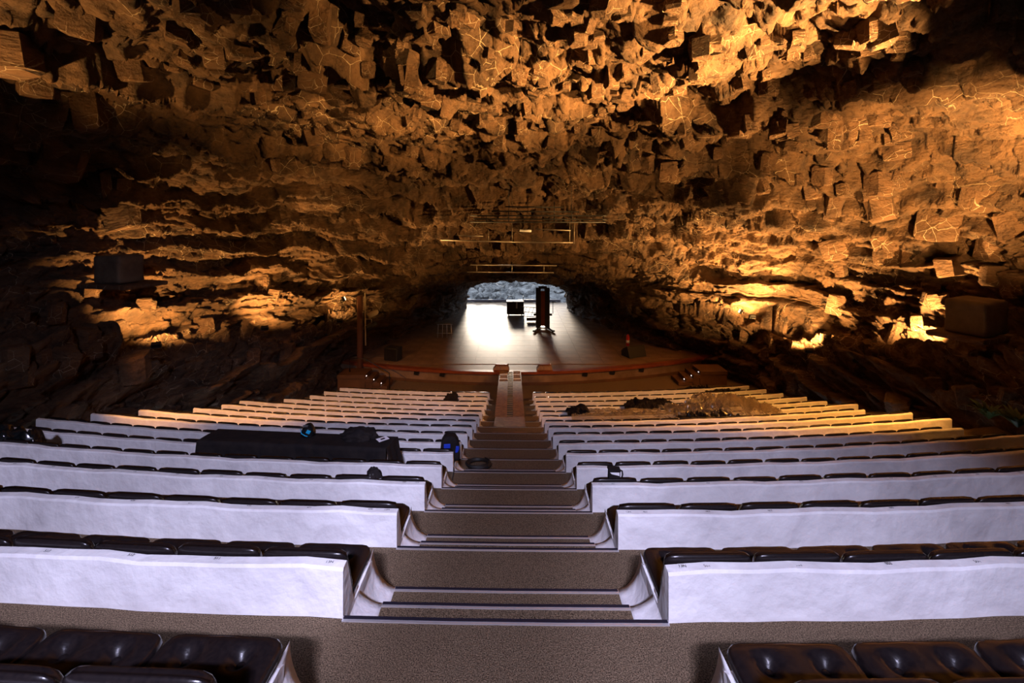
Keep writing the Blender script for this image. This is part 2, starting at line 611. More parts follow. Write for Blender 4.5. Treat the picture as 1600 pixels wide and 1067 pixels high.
# loose joint blocks standing proud of the rock
def block_mesh(seed, n):
    r = random.Random(seed)
    bm = bmesh.new()
    ang = sorted(2 * PI * (k + r.uniform(-0.28, 0.28)) / n for k in range(n))
    rad = [r.uniform(0.42, 0.58) for _ in range(n)]
    rings = []
    for z, s in ((-0.5, 0.80), (-0.42, 0.98), (0.40, 1.0), (0.5, 0.84)):
        rings.append([bm.verts.new((math.cos(a) * q * s + r.uniform(-.03, .03), math.sin(a) * q * s + r.uniform(-.03, .03), z + r.uniform(-.07, .07))) for a, q in zip(ang, rad)])
    for i in range(3):
        for k in range(n):
            bm.faces.new((rings[i][k], rings[i][(k + 1) % n], rings[i + 1][(k + 1) % n], rings[i + 1][k]))
    bm.faces.new(rings[0][::-1])
    bm.faces.new(rings[-1])
    bmesh.ops.recalc_face_normals(bm, faces=bm.faces)
    me = bpy.data.meshes.new('rock_block')
    bm.to_mesh(me)
    bm.free()
    me.materials.append(M['rock_block'])
    return me


BLOCKS = [block_mesh(s, 4 + s % 3) for s in range(9)]


def blocks(parent, regions):
    for (x0, y0, x1, y1, cnt, size) in regions:
        for _ in range(cnt):
            px, py = random.uniform(x0, x1), random.uniform(y0, y1)
            pt, nr = cave_hit(px, py)
            s = size * random.uniform(0.6, 1.3)
            o = obj('rock_block', random.choice(BLOCKS), None, parent)
            o.location = pt + nr * s * random.uniform(-0.36, -0.14)
            o.rotation_euler = (random.uniform(-.25, .25), random.uniform(-.25, .25), random.uniform(0, 6.3))
            o.scale = (s * random.uniform(.8, 1.3), s * random.uniform(.8, 1.3), s * random.uniform(.7, 1.3))


blocks(cave['ceiling'], [
    (560, -10, 1060, 150, 75, 0.42), (1060, 60, 1420, 160, 40, 0.42), (640, 110, 1000, 230, 45, 0.42), (1180, 180, 1420, 300, 26, 0.55),
    (230, 0, 560, 150, 30, 0.55), (1000, 200, 1240, 300, 18, 0.5), (400, 150, 700, 280, 22, 0.5)])
blocks(cave['wall_left'], [(30, 440, 560, 600, 26, 0.5), (0, 30, 240, 380, 14, 0.8)])
blocks(cave['wall_right'], [(1130, 420, 1600, 640, 34, 0.5), (1240, 300, 1600, 440, 16, 0.8)])

# ------------------------------------------------------------------ floor: terraces, steps, nosings


def strip(name, x0, x1, ya, yb, ztop, zbot, material, parent, seg=0.5):
    n = max(2, int(abs(x1 - x0) / seg) + 1)
    verts, faces = [], []
    for i in range(n):
        x = x0 + (x1 - x0) * i / (n - 1)
        c = curve(x)
        verts += [(x, ya + c, zbot), (x, ya + c, ztop), (x, yb + c, ztop), (x, yb + c, zbot)]
    for i in range(n - 1):
        a, b = 4 * i, 4 * i + 4
        for k in range(4):
            faces.append((a + k, b + k, b + (k + 1) % 4, a + (k + 1) % 4))
    faces += [(0, 1, 2, 3), (4 * n - 1, 4 * n - 2, 4 * n - 3, 4 * n - 4)]
    me = new_mesh(name, verts, faces)
    bm = bmesh.new()
    bm.from_mesh(me)
    bmesh.ops.recalc_face_normals(bm, faces=bm.faces)
    bm.to_mesh(me)
    bm.free()
    return obj(name, me, material, parent)


bm = bmesh.new()
add_box(bm, (0.6, 20.5, landz(15) - 0.15), (24, 6.0, 0.3))
floor = struct(bmobj('floor', bm, M['carpet']))


def nosing_offsets(k):
    d = DROPS[k] if k >= 1 else 0.43
    if d > 0.38:
        return [0.0, 0.26, 0.545]
    return [0.0, 0.36]


for k in range(0, 17):
    # landing k-1 : the walkway behind row k's backrest
    kk = k - 1
    z = landz(kk)
    ya = rowy(kk) + (0.44 if k > 0 else -0.9)
    yb = rowy(k)
    if k == 16:
        continue
    strip('landing', -10.6, -HW, ya, yb + 0.02, z, z - 0.7, M['carpet'], floor)
    strip('landing', HW, 11.2, ya, yb + 0.02, z, z - 0.7, M['carpet'], floor)
    offs = nosing_offsets(kk) if k > 0 else [0]
    strip('landing', -HW, HW, rowy(kk) + (offs[-1] if k > 0 else -0.9), yb, z, z - 0.7, M['carpet'], floor)
    # steps down to landing k
    offs = nosing_offsets(k)
    dr = landz(k - 1) - landz(k)
    n = len(offs)
    for j in range(n):
        zt_ = landz(k - 1) - dr * j / n
        if j > 0:
            strip('step', -HW, HW, yb + offs[j - 1], yb + offs[j], zt_, zt_ - 0.6, M['carpet'], floor)
        if k >= 1 and k < 12:
            w = HW if j == 0 else SW
            yy = yb + offs[j]
            nz = strip('stair_nosing', -w, w, yy - 0.022, yy + 0.008, zt_ + 0.006, zt_ - 0.03, M['alu'], floor)
            strip('grip_strip', -w + .004, w - .004, yy - 0.010, yy + 0.0085, zt_ + 0.008, zt_ - 0.022, M['grip'], nz)

# ------------------------------------------------------------------ benches


PROFILE = [(0.0, -0.62), (0.0, 0.10), (0.002, 0.245), (0.010, 0.260), (0.055, 0.264), (0.066, 0.256), (0.165, -0.05), (0.46, -0.055), (0.49, -0.07), (0.485, -0.13), (0.45, -0.25), (0.44, -0.62)]


def bench_body(k, sgn, xend, parent):
    n = max(4, int((xend - HW) / 0.22))
    verts, faces = [], []
    m = len(PROFILE)
    zb = -(landz(k - 1) - landz(k)) - 0.03
    for i in range(n + 1):
        x = HW + (xend - HW) * i / n
        x *= sgn
        c = curve(x)
        wob = 0.004 * math.sin(x * 5.1 + k) + 0.003 * math.sin(x * 11.7 + 2 * k)
        for (y, z) in PROFILE:
            zz = zb if z < -0.5 else z + (wob if z > 0.05 else 0)
            verts.append((x, rowy(k) + y + c + (wob if z > 0 else 0), landz(k - 1) + zz))
    for i in range(n):
        for j in range(m):
            a, b = i * m + j, i * m + (j + 1) % m
            faces.append((a, b, b + m, a + m))
    faces.append(tuple(range(m)))
    faces.append(tuple(range(n * m + m - 1, n * m - 1, -1)))
    me = new_mesh('concrete_body', verts, faces)
    b_ = bmesh.new()
    b_.from_mesh(me)
    bmesh.ops.recalc_face_normals(b_, faces=b_.faces)
    b_.to_mesh(me)
    b_.free()
    return obj('concrete_body', me, M['plaster'], parent)


def cove(k, sgn, parent):
    """white flared foot between the bench end and the steps"""
    offs = nosing_offsets(k)
    n = len(offs)
    dr = landz(k - 1) - landz(k)
    bm = bmesh.new()
    for j in range(1, n):
        ya, yb = offs[j - 1] + (0.008 if j == 1 else 0.0), offs[j] + (0.004 if j < n - 1 else 0.012)
        zb = -dr * j / n
        zt0 = -0.03 if j == 1 else -0.045
        rows = []
        NY, NS = 5, 10
        for a in range(NY + 1):
            y = ya + (yb - ya) * a / NY
            rowv = []
            for s in range(NS + 1):
                th = (PI / 2) * s / NS
                x = SW + (HW + 0.012 - SW) * math.sin(th)
                z = zb + 0.003 + (zt0 - zb) * (1 - math.cos(th)) ** 0.9
                xx = sgn * x
                rowv.append(bm.verts.new((xx, rowy(k) + y + curve(xx), landz(k - 1) + z)))
            # close down to the floor
            xx = sgn * (HW + 0.012)
            rowv.append(bm.verts.new((xx, rowy(k) + y + curve(xx), landz(k) - 0.02)))
            xx = sgn * SW
            rowv.append(bm.verts.new((xx, rowy(k) + y + curve(xx), landz(k) - 0.02)))
            rows.append(rowv)
        L_ = len(rows[0])
        for a in range(NY):
            for s in range(L_):
                bm.faces.new((rows[a][s], rows[a][(s + 1) % L_], rows[a + 1][(s + 1) % L_], rows[a + 1][s]))
        bm.faces.new(rows[0])
        bm.faces.new(rows[-1][::-1])
    o = bmobj('flared_foot', bm, M['plaster'], parent)
    o['label'] = 'white plaster foot curving out onto the aisle steps'
    me = o.data
    sm = [abs(p.normal.y) < 0.9 for p in me.polygons]
    me.polygons.foreach_set('use_smooth', sm)
    return o


def cushion_mesh(name, w, d, t, rings, nang, buttons=(), ex=9.0, dim=0.040):
    verts, faces = [], []

    def rad(th):
        return 1.0 / (abs(math.cos(th)) ** ex + abs(math.sin(th)) ** ex) ** (1 / ex)
    rs = [math.sin(PI / 2 * (i / rings) ** 0.75) for i in range(1, rings + 1)]
    for side in (1, -1):
        for r in rs:
            for a in range(nang):
                th = 2 * PI * (a + 0.5) / nang
                q = rad(th) * r
                x, y = q * math.cos(th) * w / 2, q * math.sin(th) * d / 2
                prof = max(0.0, 1 - r ** 7) ** 0.45
                if side > 0:
                    z = t * (0.45 + 0.55 * prof)
                    for (bx, by) in buttons:
                        dd = (x - bx) ** 2 + (y - by) ** 2
                        z -= dim * math.exp(-dd / 0.0011) + 0.35 * dim * math.exp(-dd / 0.006)
                    if 0.93 < r < 0.985:
                        z += 0.003
                else:
                    z = t * (0.45 - 0.45 * prof)
                verts.append((x, y, z))
        zc = t if side > 0 else 0.0
        verts.append((0, 0, zc))
    nr = len(rs)
    off = nr * nang + 1
    for s, o_ in ((1, 0), (-1, off)):
        for i in range(nr - 1):
            for a in range(nang):
                b = (a + 1) % nang
                f = (o_ + i * nang + a, o_ + (i + 1) * nang + a, o_ + (i + 1) * nang + b, o_ + i * nang + b)
                faces.append(f if s > 0 else f[::-1])
        for a in range(nang):
            b = (a + 1) % nang
            f = (o_ + nr * nang, o_ + a, o_ + b)
            faces.append(f if s > 0 else f[::-1])
    for a in range(nang):
        b = (a + 1) % nang
        faces.append(((nr - 1) * nang + a, off + (nr - 1) * nang + a, off + (nr - 1) * nang + b, (nr - 1) * nang + b))
    me = new_mesh(name, verts, faces, True)
    me.materials.append(M['leather'])
    return me


BT = ((-0.105, 0.085), (0.105, 0.085), (-0.105, -0.065), (0.105, -0.065))
seat_hi = cushion_mesh('seat_cushion', 0.468, 0.365, 0.085, 26, 72, BT)
back_hi = cushion_mesh('back_cushion', 0.466, 0.335, 0.062, 12, 56)
seat_lo = cushion_mesh('seat_cushion', 0.468, 0.365, 0.085, 6, 24)
back_lo = cushion_mesh('back_cushion', 0.466, 0.335, 0.062, 6, 28)
bmb = bmesh.new()
bmesh.ops.create_uvsphere(bmb, u_segments=12, v_segments=6, radius=0.016)
for v in bmb.verts:
    v.co.z *= 0.45
button_me = bpy.data.meshes.new('button')
bmb.to_mesh(button_me)
bmb.free()
button_me.materials.append(M['leather'])

ORD = ['nearest', 'second', 'third', 'fourth', 'fifth', 'sixth', 'seventh', 'eighth', 'ninth', 'tenth', 'eleventh', 'twelfth', 'thirteenth', 'fourteenth', 'fifteenth', 'sixteenth']
font_cache = {}


def text_mesh(txt):
    if txt in font_cache:
        return font_cache[txt]
    cu = bpy.data.curves.new('seat_number', 'FONT')
    cu.body = txt
    cu.size = 0.024
    cu.align_x = 'CENTER'
    cu.align_y = 'CENTER'
    tmp = bpy.data.objects.new('tmp_text', cu)
    C.objects.link(tmp)
    dg = bpy.context.evaluated_depsgraph_get()
    me = bpy.data.meshes.new_from_object(tmp.evaluated_get(dg))
    me.name = 'seat_number'
    bpy.data.objects.remove(tmp)
    me.materials.clear()
    me.materials.append(M['ink'])
    font_cache[txt] = me
    return me


bench = {}
SEATW = 0.48
for k in range(0, 16):
    for sgn, side in ((-1, 'left'), (1, 'right')):
        xend = ENDL[k] if sgn < 0 else ENDR[k]
        if k == 0:
            lab = 'cut-off white bench with black buttoned cushions in the bottom %s corner' % side
        elif k == 15:
            lab = 'white bench %s of the aisle in the front row closest to the stage' % side
        else:
            lab = 'long white plastered bench %s of the aisle, %s full row from the viewer' % (side, ORD[k - 1])
        t = thing('auditorium_bench', lab, 'bench', (0, 0, 0), group='curved white benches in rows')
        bench[(k, side)] = t
        bench_body(k, sgn, xend, t)
        if k > 0:
            cove(k, sgn, t)
        else:
            cove(k, sgn, t)
        vis = min(xend, 1.125 * (rowy(k) + 0.6) + 1.2)
        nseat = int((min(xend - 0.02, vis) - HW) / SEATW)
        for i in range(nseat):
            x = sgn * (HW + 0.004 + SEATW * (i + 0.5))
            slope = x / 50.0 - 0.015
            base = Vector((x, rowy(k) + curve(x), landz(k - 1)))
            rz = math.atan(slope)
            hi = k <= 1
            if (k <= 5) or i < 3:
                sc_ = obj('seat_cushion', seat_hi if hi else seat_lo, None, t)
                sc_.location = base + Vector((0, 0.345, -0.06))
                sc_.rotation_euler = (0.03 + random.uniform(-.01, .01), random.uniform(-.012, .012), rz)
                if k == 0:
                    for (bx, by) in BT:
                        b2 = obj('button', button_me, None, sc_)
                        b2.location = (bx, by, 0.085 - 0.047)
            bc = obj('back_cushion', back_hi if hi else back_lo, None, t)
            bc.location = base + Vector((0, 0.112, 0.105))
            # cushion local z points forward and up out of the backrest
            bc.rotation_euler = Euler((PI / 2 + 0.33, 0, 0)).to_matrix().to_4x4().to_euler()
            bc.rotation_euler = (Matrix.Rotation(rz, 4, 'Z') @ Matrix.Rotation(PI, 4, 'Z') @ Matrix.Rotation(PI / 2 - 0.31, 4, 'X')).to_euler()
            bc.location = base + Vector((0, 0.106, 0.121 + random.uniform(-.006, .006)))
            if 1 <= k <= 3:
                num = (510 + i) if sgn < 0 else (501 - 0 + i)
                tx = obj('seat_number', text_mesh(str(num - 40 * (k - 1))), None, t)
                tx.location = base + Vector((sgn * -0.03, 0.034, 0.2655))
                tx.rotation_euler = (0, 0, rz)
        if 1 <= k <= 3:
            x = sgn * (HW + 0.085)
            tx = obj('row_number', text_mesh(str(14 - k) + 'N'), None, t)
            tx.location = Vector((x, rowy(k) + curve(x) + 0.034, landz(k - 1) + 0.2655))

# ------------------------------------------------------------------ stage


def stage_y(x):
    return 20.0 + x * x / 42.0


stage = bpy.data.objects.new('stage', None)
C.objects.link(stage)
tag(stage, 'dark varnished wooden stage deck with curved red edge in front of the cave mouth', 'stage')
xs = np.linspace(-8.2, 9.9, 60)
v, f = [], []
for i, x in enumerate(xs):
    wl_ = np.array([7.5, 7.5, 6.9, 6.2, 4.9, 3.9]) if x < 0 else np.array([10.4, 9.4, 7.9, 6.7, 5.4, 4.6])
    yb_ = float(np.interp(-abs(x), -(wl_[1:] + 0.4), [22.0, 24, 26, 29, 36.6])) if abs(x) > wl_[-1] + 0.4 else 36.6
    yb_ = max(yb_, stage_y(x) + 0.3)
    v += [(x, stage_y(x), -0.012), (x, yb_, -0.012), (x, yb_, -0.5), (x, stage_y(x), -0.5)]
for i in range(len(xs) - 1):
    a = 4 * i
    for j in range(4):
        f.append((a + j, a + (j + 1) % 4, a + 4 + (j + 1) % 4, a + 4 + j))
obj('deck_base', new_mesh('deck_base', v, f), M['deck'], stage)
bm = bmesh.new()
add_box(bm, (0, 0, -0.008), (0.99, 0.99, 0.016))
dp = bpy.data.meshes.new('deck_panel')
bm.to_mesh(dp)
bm.free()
dp.materials.append(M['deck'])
cnt = 0
for j in range(17):
    for i in range(20):
        x, y = -9.2 + i * 1.0, 20.75 + j * 1.0 - 0.25
        if y - 0.5 < stage_y(abs(x) + 0.5) + 0.05 or abs(x) > 3.8 + (36 - y) * 0.4 or y > 36.1:
            continue
        o = obj('deck_panel', dp, None, stage)
        o.location = (x, y, 0.0)
        cnt += 1


def stage_band(name, y0, y1, z0, z1, m):
    v, f = [], []
    for x in xs:
        v += [(x, stage_y(x) + y0, z0), (x, stage_y(x) + y0, z1), (x, stage_y(x) + y1, z1), (x, stage_y(x) + y1, z0)]
    for i in range(len(xs) - 1):
        a = 4 * i
        for j in range(4):
            f.append((a + j, a + (j + 1) % 4, a + 4 + (j + 1) % 4, a + 4 + j))
    me = new_mesh(name, v, f)
    b_ = bmesh.new()
    b_.from_mesh(me)
    bmesh.ops.recalc_face_normals(b_, faces=b_.faces)
    b_.to_mesh(me)
    b_.free()
    return obj(name, me, m, stage)


stage_band('edge_lip', -0.16, 0.12, -0.10, 0.02, M['deck_red'])
stage_band('fascia', 0.02, 0.1, -0.75, -0.10, M['fascia'])
for px in (648, 690, 1010, 960, 915):
    x = CX + (px - 800) * 20 / FPX
    box_part('bracket', (x, stage_y(x) - 0.02, -0.2), (0.22, 0.16, 0.14), M['black'], stage, (0.3, 0.2, 0))

# boxes by the centre of the stage edge
for px, lab in ((783, 'low wooden box on the stage edge left of the ramp head'), (851, 'low wooden box on the stage edge right of the ramp head')):
    x = CX + (px - 800) * 20.1 / FPX
    t = thing('prompt_box', lab, 'box', (x, 20.25, 0.02), group='wooden boxes on the stage edge')
    bm = bmesh.new()
    vv = [bm.verts.new(q) for q in ((-.36, -.16, 0), (.36, -.16, 0), (.36, .16, 0), (-.36, .16, 0), (-.22, -.08, .16), (.3, -.08, .16), (.3, .14, .2), (-.22, .14, .2))]
    for q in ((0, 1, 5, 4), (1, 2, 6, 5), (2, 3, 7, 6), (3, 0, 4, 7), (4, 5, 6, 7), (3, 2, 1, 0)):
        bm.faces.new([vv[i] for i in q])
    bmobj('body', bm, M['wood'], t)
    box_part('hood', (0.02, 0.03, 0.2), (0.5, 0.2, 0.035), M['deck_red'], t)
    box_part('edge_strip', (0.27, 0.0, 0.222), (0.03, 0.2, 0.02), M['paper'], t)

# wooden ramp from the aisle to the stage
ramp = thing('loading_ramp', 'wooden ramp with two tracks and dark rung slot down to the stage', 'ramp', (0, 0, 0))
rx = CX - 0.0
zA, zB, zC = CZ - 5.60, CZ - 6.13, 0.04
yA, yB, yC = 11.75, 14.0, 20.0


def slab(name, x0, x1, p, q, th, m, parent):
    (y0, z0), (y1, z1) = p, q
    v = [(x0, y0, z0), (x1, y0, z0), (x1, y1, z1), (x0, y1, z1)]
    v += [(a, b, c - th) for a, b, c in v]
    f = [(0, 1, 2, 3), (7, 6, 5, 4), (0, 4, 5, 1), (1, 5, 6, 2), (2, 6, 7, 3), (3, 7, 4, 0)]
    return obj(name, new_mesh(name, v, f), m, parent)


xl, xr = -0.50, 0.42
slab('landing_board', xl + 0.02, xr, (yA, zA + .02), (yB, zB + 0.0), 0.05, M['wood'], ramp)
slab('front_batten', xl, xr + .02, (yA - 0.05, zA + .02), (yA + 0.04, zA + 0.03), 0.08, M['wood'], ramp)
slab('track', xl, -0.125, (yB, zB), (yC, zC), 0.06, M['wood'], ramp)
slab('track', 0.065, xr, (yB, zB), (yC, zC), 0.06, M['wood'], ramp)
slab('channel', -0.125, 0.065, (yB, zB - 0.05), (yC, zC - 0.05), 0.02, M['black'], ramp)
RZ = lambda y: zB + (zC - zB) * (y - yB) / (yC - yB)
for i in range(26):
    y = yB + 0.15 + i * 0.225
    box_part('rung', (-0.03, y, RZ(y) - 0.02), (0.19, 0.05, 0.03), M['pipe'], ramp)
for i in range(7):
    y = 18.3 + i * 0.24
    for a, b in ((xl + .03, -0.15), (0.09, xr - .03)):
        box_part('tread_cleat', ((a + b) / 2, y, RZ(y) + 0.012), (b - a, 0.04, 0.025), M['paper'] if i % 3 == 1 else M['wood'], ramp)
for y, kk in ((16.2, 13), (17.4, 14), (19.0, 15)):
    zl_ = landz(kk)
    box_part('trestle', (-.03, y, (RZ(y) - 0.06 + zl_) / 2), (0.8, 0.08, RZ(y) - 0.06 - zl_), M['wood'], ramp)

# side steps up to the stage
def side_steps(lab, x0, sgn, y0):
    t = thing('stage_steps', lab, 'steps', (x0, y0, landz(15)), group='wooden steps at the stage corners')
    h = (0 - landz(15)) / 4
    for i in range(4):
        w = 0.32
        wd = 1.2 if i == 3 else w
        xx = sgn * (i * w + wd / 2)
        b = box_part('step', (xx, 0, h * (i + 0.5) + 0.004), (wd, 0.95, h * (i + 1) * 0 + h), M['fascia'], t, bevel=0.01)
        if i:
            box_part('riser_block', (xx, 0.02, h * i / 2 + 0.003), (wd - 0.02, 0.88, h * i - 0.01), M['fascia'], t)
            l = box_part('step_light', (sgn * (i * w) - sgn * 0.006, -0.28, h * (i + 0.45)), (0.014, 0.04, 0.03), M['led'], t)
    return t


side_steps('wooden steps with small lights at the right end of the stage front', 7.35, 1, 20.45)
lt = side_steps('wooden steps with handrail at the left end of the stage front', -5.3, -1, 19.95)
tube_part('handrail', [(0.1, -0.5, 0.0), (0.1, -0.5, 0.75), (-0.95, -0.5, 1.35), (-1.6, -0.5, 1.4), (-1.6, -0.5, 0.8)], 0.022, M['black'], lt)

# stage-left light post with two spotlights
t = thing('lighting_post', 'rusty round post carrying two cream spotlights left of the stage', 'post', (-6.95, 20.9, 0.0))
tube_part('post', [(0, 0, -0.6), (0.0, 0, 3.15)], 0.13, M['rust'], t, 12)
tube_part('standpipe', [(0.28, -.05, 0.9), (0.25, -0.05, 3.3)], 0.03, M['cream'], t)
for i, (z, dx) in enumerate(((2.35, 0.62), (1.8, 0.55))):
    tube_part('bracket_arm', [(0.25, -.05, z + 0.3), (dx, -.05, z + 0.3), (dx, -.05, z + 0.12)], 0.018, M['cream'], t)
    bm = bmesh.new()
    add_tube(bm, [(dx - 0.2, -0.15, z - 0.1), (dx - 0.16, -0.13, z - 0.08), (dx + 0.12, 0.0, z + 0.06), (dx + 0.2, 0.05, z + 0.1)], [0.10, 0.13, 0.13, 0.07], 14)
    bmobj('spotlight_can', bm, M['cream'] if i == 0 else M['black'], t, smooth=True)

# lift mast on the stage
lp = P(848, 513, 27.7)
t = thing('material_lift', 'dark lifting mast with red centre plate standing on the stage', 'lift', (lp.x, 27.7, 0.0))
for s in (-1, 1):
    box_part('mast_column', (0.27 * s, 0, 1.28), (0.3, 0.22, 2.4), M['black'], t, bevel=0.01)
    box_part('outrigger', (0.38 * s, -0.35, 0.08), (0.1, 1.3, 0.1), M['black'], t, (0, 0, 0.35 * s))
    tube_part('castor', [(0.52 * s - 0.02, -0.9, 0.07), (0.52 * s + 0.04, -0.9, 0.07)], 0.07, M['black'], t, 12)
    tube_part('winch_drum', [(0.36 * s, -0.05, 0.86), (0.56 * s, -0.05, 0.86)], 0.07, M['black'], t, 12)
box_part('centre_plate', (0, -0.06, 1.25), (0.245, 0.06, 2.1), M['deck_red'], t)
box_part('foot_plate', (0, -0.12, 0.1), (0.5, 0.3, 0.08), M['steel'], t)
box_part('top_block', (0, 0, 2.5), (0.5, 0.24, 0.14), M['black'], t)
tube_part('side_rod', [(0.62, 0, 0.9), (0.62, 0, 1.7)], 0.02, M['black'], t)
t = thing('folded_truss', 'black folded truss arms behind the lifting mast', 'truss', (0.78, 29.6, 0))
for i, z in enumerate((0.35, 0.62, 0.95)):
    tube_part('chord', [(-0.15, 0, z), (1.0, 0, z - 0.06)], 0.022, M['black'], t)
for i in range(4):
    tube_part('brace', [(0.0 + 0.25 * i, 0, 0.35), (0.2 + 0.25 * i, 0, 0.93)], 0.016, M['black'], t)
for x in (0.02, 0.95):
    tube_part('leg', [(x, 0, 0), (x, 0, 0.95)], 0.02, M['black'], t)
box_part('base_block', (0.55, 0, 0.17), (0.7, 0.3, 0.2), M['brownbox'], t, bevel=0.02)

# dark flight case in the bright mouth
fc = P(805, 492, 31.6)
t = thing('flight_case', 'dark rounded equipment case with pale handle in the bright cave mouth', 'case', (fc.x, 31.6, 0.0))
box_part('body', (0, 0, 0.5), (1.18, 0.6, 0.84), M['brownbox'], t, bevel=0.06)
box_part('lid', (0, 0, 0.95), (1.22, 0.64, 0.07), M['black'], t, bevel=0.015)
box_part('handle', (0.1, -0.33, 0.72), (0.11, 0.05, 0.42), M['steel'], t, bevel=0.01)
tube_part('grab_bar', [(-0.56, 0, 0.95), (-0.56, 0, 1.18), (-0.45, 0, 1.28), (-.2, 0, 1.28)], 0.025, M['steel'], t)
tube_part('grab_bar', [(0.56, 0, 0.95), (0.56, 0, 1.3)], 0.025, M['steel'], t)
for sx in (-0.45, 0.45):
    for sy in (-0.2, 0.2):
        tube_part('castor', [(sx - .03, sy, 0.045), (sx + .03, sy, 0.045)], 0.045, M['black'], t, 10)
box_part('base', (0, 0, 0.09), (1.0, 0.5, 0.04), M['black'], t)

# low wall at the back of the stage
bm = bmesh.new()
add_box(bm, (-0.6, 36.4, 0.1), (9, 0.3, 0.22), None, 0.03)
tag(bmobj('kerb', bm, M['brownbox']), 'low dark kerb along the back of the stage in daylight', 'kerb')
# equipment in the dark stage right
t = thing('fire_extinguisher', 'small red and white extinguisher on the dark right stage wall', 'extinguisher', (*P(981, 540, 24.0).xy, 0.0))
tube_part('cylinder', [(0, 0, 0.0), (0, 0, 0.5), (0, 0, 0.56), (0, 0, 0.6)], [0.09, 0.09, 0.07, 0.03], M['red'], t, 12)
tube_part('label_band', [(0, 0, 0.15), (0, 0, 0.3)], 0.094, M['white'], t, 12)
tube_part('hose', [(0, 0, 0.58), (-0.2, 0, 0.62), (-0.32, 0, 0.4)], 0.018, M['black'], t)
t = thing('monitor_speaker', 'black wedge speaker at the right stage edge', 'speaker', (6.0, 22.2, 0.02), (0, 0, 0.4))
bm = bmesh.new()
vv = [bm.verts.new(q) for q in ((-.5, -.3, 0), (.5, -.3, 0), (.5, .35, 0), (-.5, .35, 0), (-.5, -.12, .5), (.5, -.12, .5), (.5, .35, .25), (-.5, .35, .25))]
for q in ((0, 1, 5, 4), (1, 2, 6, 5), (2, 3, 7, 6), (3, 0, 4, 7), (4, 5, 6, 7), (3, 2, 1, 0)):
    bm.faces.new([vv[i] for i in q])
bmobj('cabinet', bm, M['black'], t)
box_part('grille', (0, 0.14, 0.39), (0.9, 0.42, 0.02), M['cloth'], t, (-0.48, 0, 0))
t = thing('monitor_speaker', 'black speaker box at the left stage edge by the post', 'speaker', (-5.6, 21.6, 0.02), (0, 0, -0.3))
box_part('cabinet', (0, 0, 0.3), (0.7, 0.5, 0.6), M['black'], t, bevel=0.03)
box_part('grille', (0, -0.26, 0.3), (0.6, 0.02, 0.5), M['cloth'], t)
t = thing('metal_stand', 'grey metal stand among cables in the dark left of the stage', 'stand', (-3.75, 25.6, 0.0))
for x in (-0.4, -0.13, 0.13, 0.4):
    tube_part('leg', [(x, 0, 0), (x * 0.9, 0, 0.75)], 0.018, M['steel'], t)
tube_part('rail', [(-0.45, 0, 0.75), (0.45, 0, 0.75)], 0.02, M['steel'], t)
tube_part('rail', [(-0.45, 0, 0.25), (0.45, 0, 0.25)], 0.02, M['steel'], t)

# overhead lighting trusses
def truss(lab, D, lines, verticals, mt, hang):
    t = thing('lighting_truss', lab, 'truss', (0, D, 0), group='pipes and trusses hung over the stage')
    for (x0, y0, x1, y1) in lines:
        a, b = P(x0, y0, D), P(x1, y1, D)
        tube_part('chord', [(a.x, 0, a.z), (b.x, 0, b.z)], 0.028, mt, t, 8)
    for (x, ya, yb) in verticals:
        a, b = P(x, ya, D), P(x, yb, D)
        tube_part('upright', [(a.x, 0, a.z), (b.x, 0, b.z)], 0.022, mt, t, 6)
    for x in hang:
        a = P(x, lines[0][1], D)
        tube_part('hanging_cable', [(a.x, 0, a.z), (a.x, 0, a.z + 2.2)], 0.010, M['black'], t, 5)
    return t


truss('upper ladder truss of dark pipes under the rock above the stage', 18.4, [(735, 337, 948, 337), (740, 342, 948, 343), (735, 347, 946, 347), (768, 330, 905, 331), (790, 323, 880, 324)],
      [(795, 330, 347), (866, 315, 347), (893, 320, 347), (943, 337, 347), (760, 337, 347)], M['black'], (795, 893))
tl = truss('pale pipe frame with a white tube hanging below the upper truss', 19.0, [(688, 375, 800, 378), (800, 378, 895, 379), (715, 368, 755, 369), (838, 358, 892, 360)],
           [(800, 346, 379), (890, 340, 379), (897, 340, 381), (763, 358, 378)], M['pipe'], (800, 893))
a, b = P(812, 360, 19.0), P(830, 361, 19.0)
tube_part('tube_lamp', [(a.x, -.03, a.z), (b.x, -.03, b.z)], 0.05, M['white'], tl)
truss('dark lighting bar in the shade over the middle of the stage', 23.5, [(735, 414, 870, 415), (730, 425, 865, 426)], [(745, 414, 425), (800, 414, 425), (850, 414, 425)], M['pipe'], (760, 840))

# ------------------------------------------------------------------ jameo beyond the mouth: daylit rubble
nx_, ny_ = 110, 90
gx, gy = np.meshgrid(np.linspace(-14, 14, nx_), np.linspace(36.2, 56, ny_))
pp = np.stack((gx.ravel(), gy.ravel(), 0 * gx.ravel()), 1)
f1, f2, cid, cv = voronoi(pp * 1.3, 5)
hz = np.interp(gy.ravel(), [36.2, 37.0, 39, 43, 50, 56], [0.0, 0.1, 0.5, 1.0, 1.7, 2.2]) + (cid - 0.4) * 0.5 * np.interp(gy.ravel(), [36.2, 37.5], [0.2, 1]) + fbm(pp * 2.5, 3, 8) * 0.15
vv = np.stack((gx.ravel(), gy.ravel(), hz), 1)
idx = np.arange(nx_ * ny_).reshape(ny_, nx_)
ff = np.stack((idx[:-1, :-1], idx[:-1, 1:], idx[1:, 1:], idx[1:, :-1]), 2).reshape(-1, 4).tolist()
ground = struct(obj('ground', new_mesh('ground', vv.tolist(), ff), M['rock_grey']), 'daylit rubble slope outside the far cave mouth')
BG_ = []
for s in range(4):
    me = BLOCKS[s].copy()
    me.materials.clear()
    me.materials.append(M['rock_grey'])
    BG_.append(me)
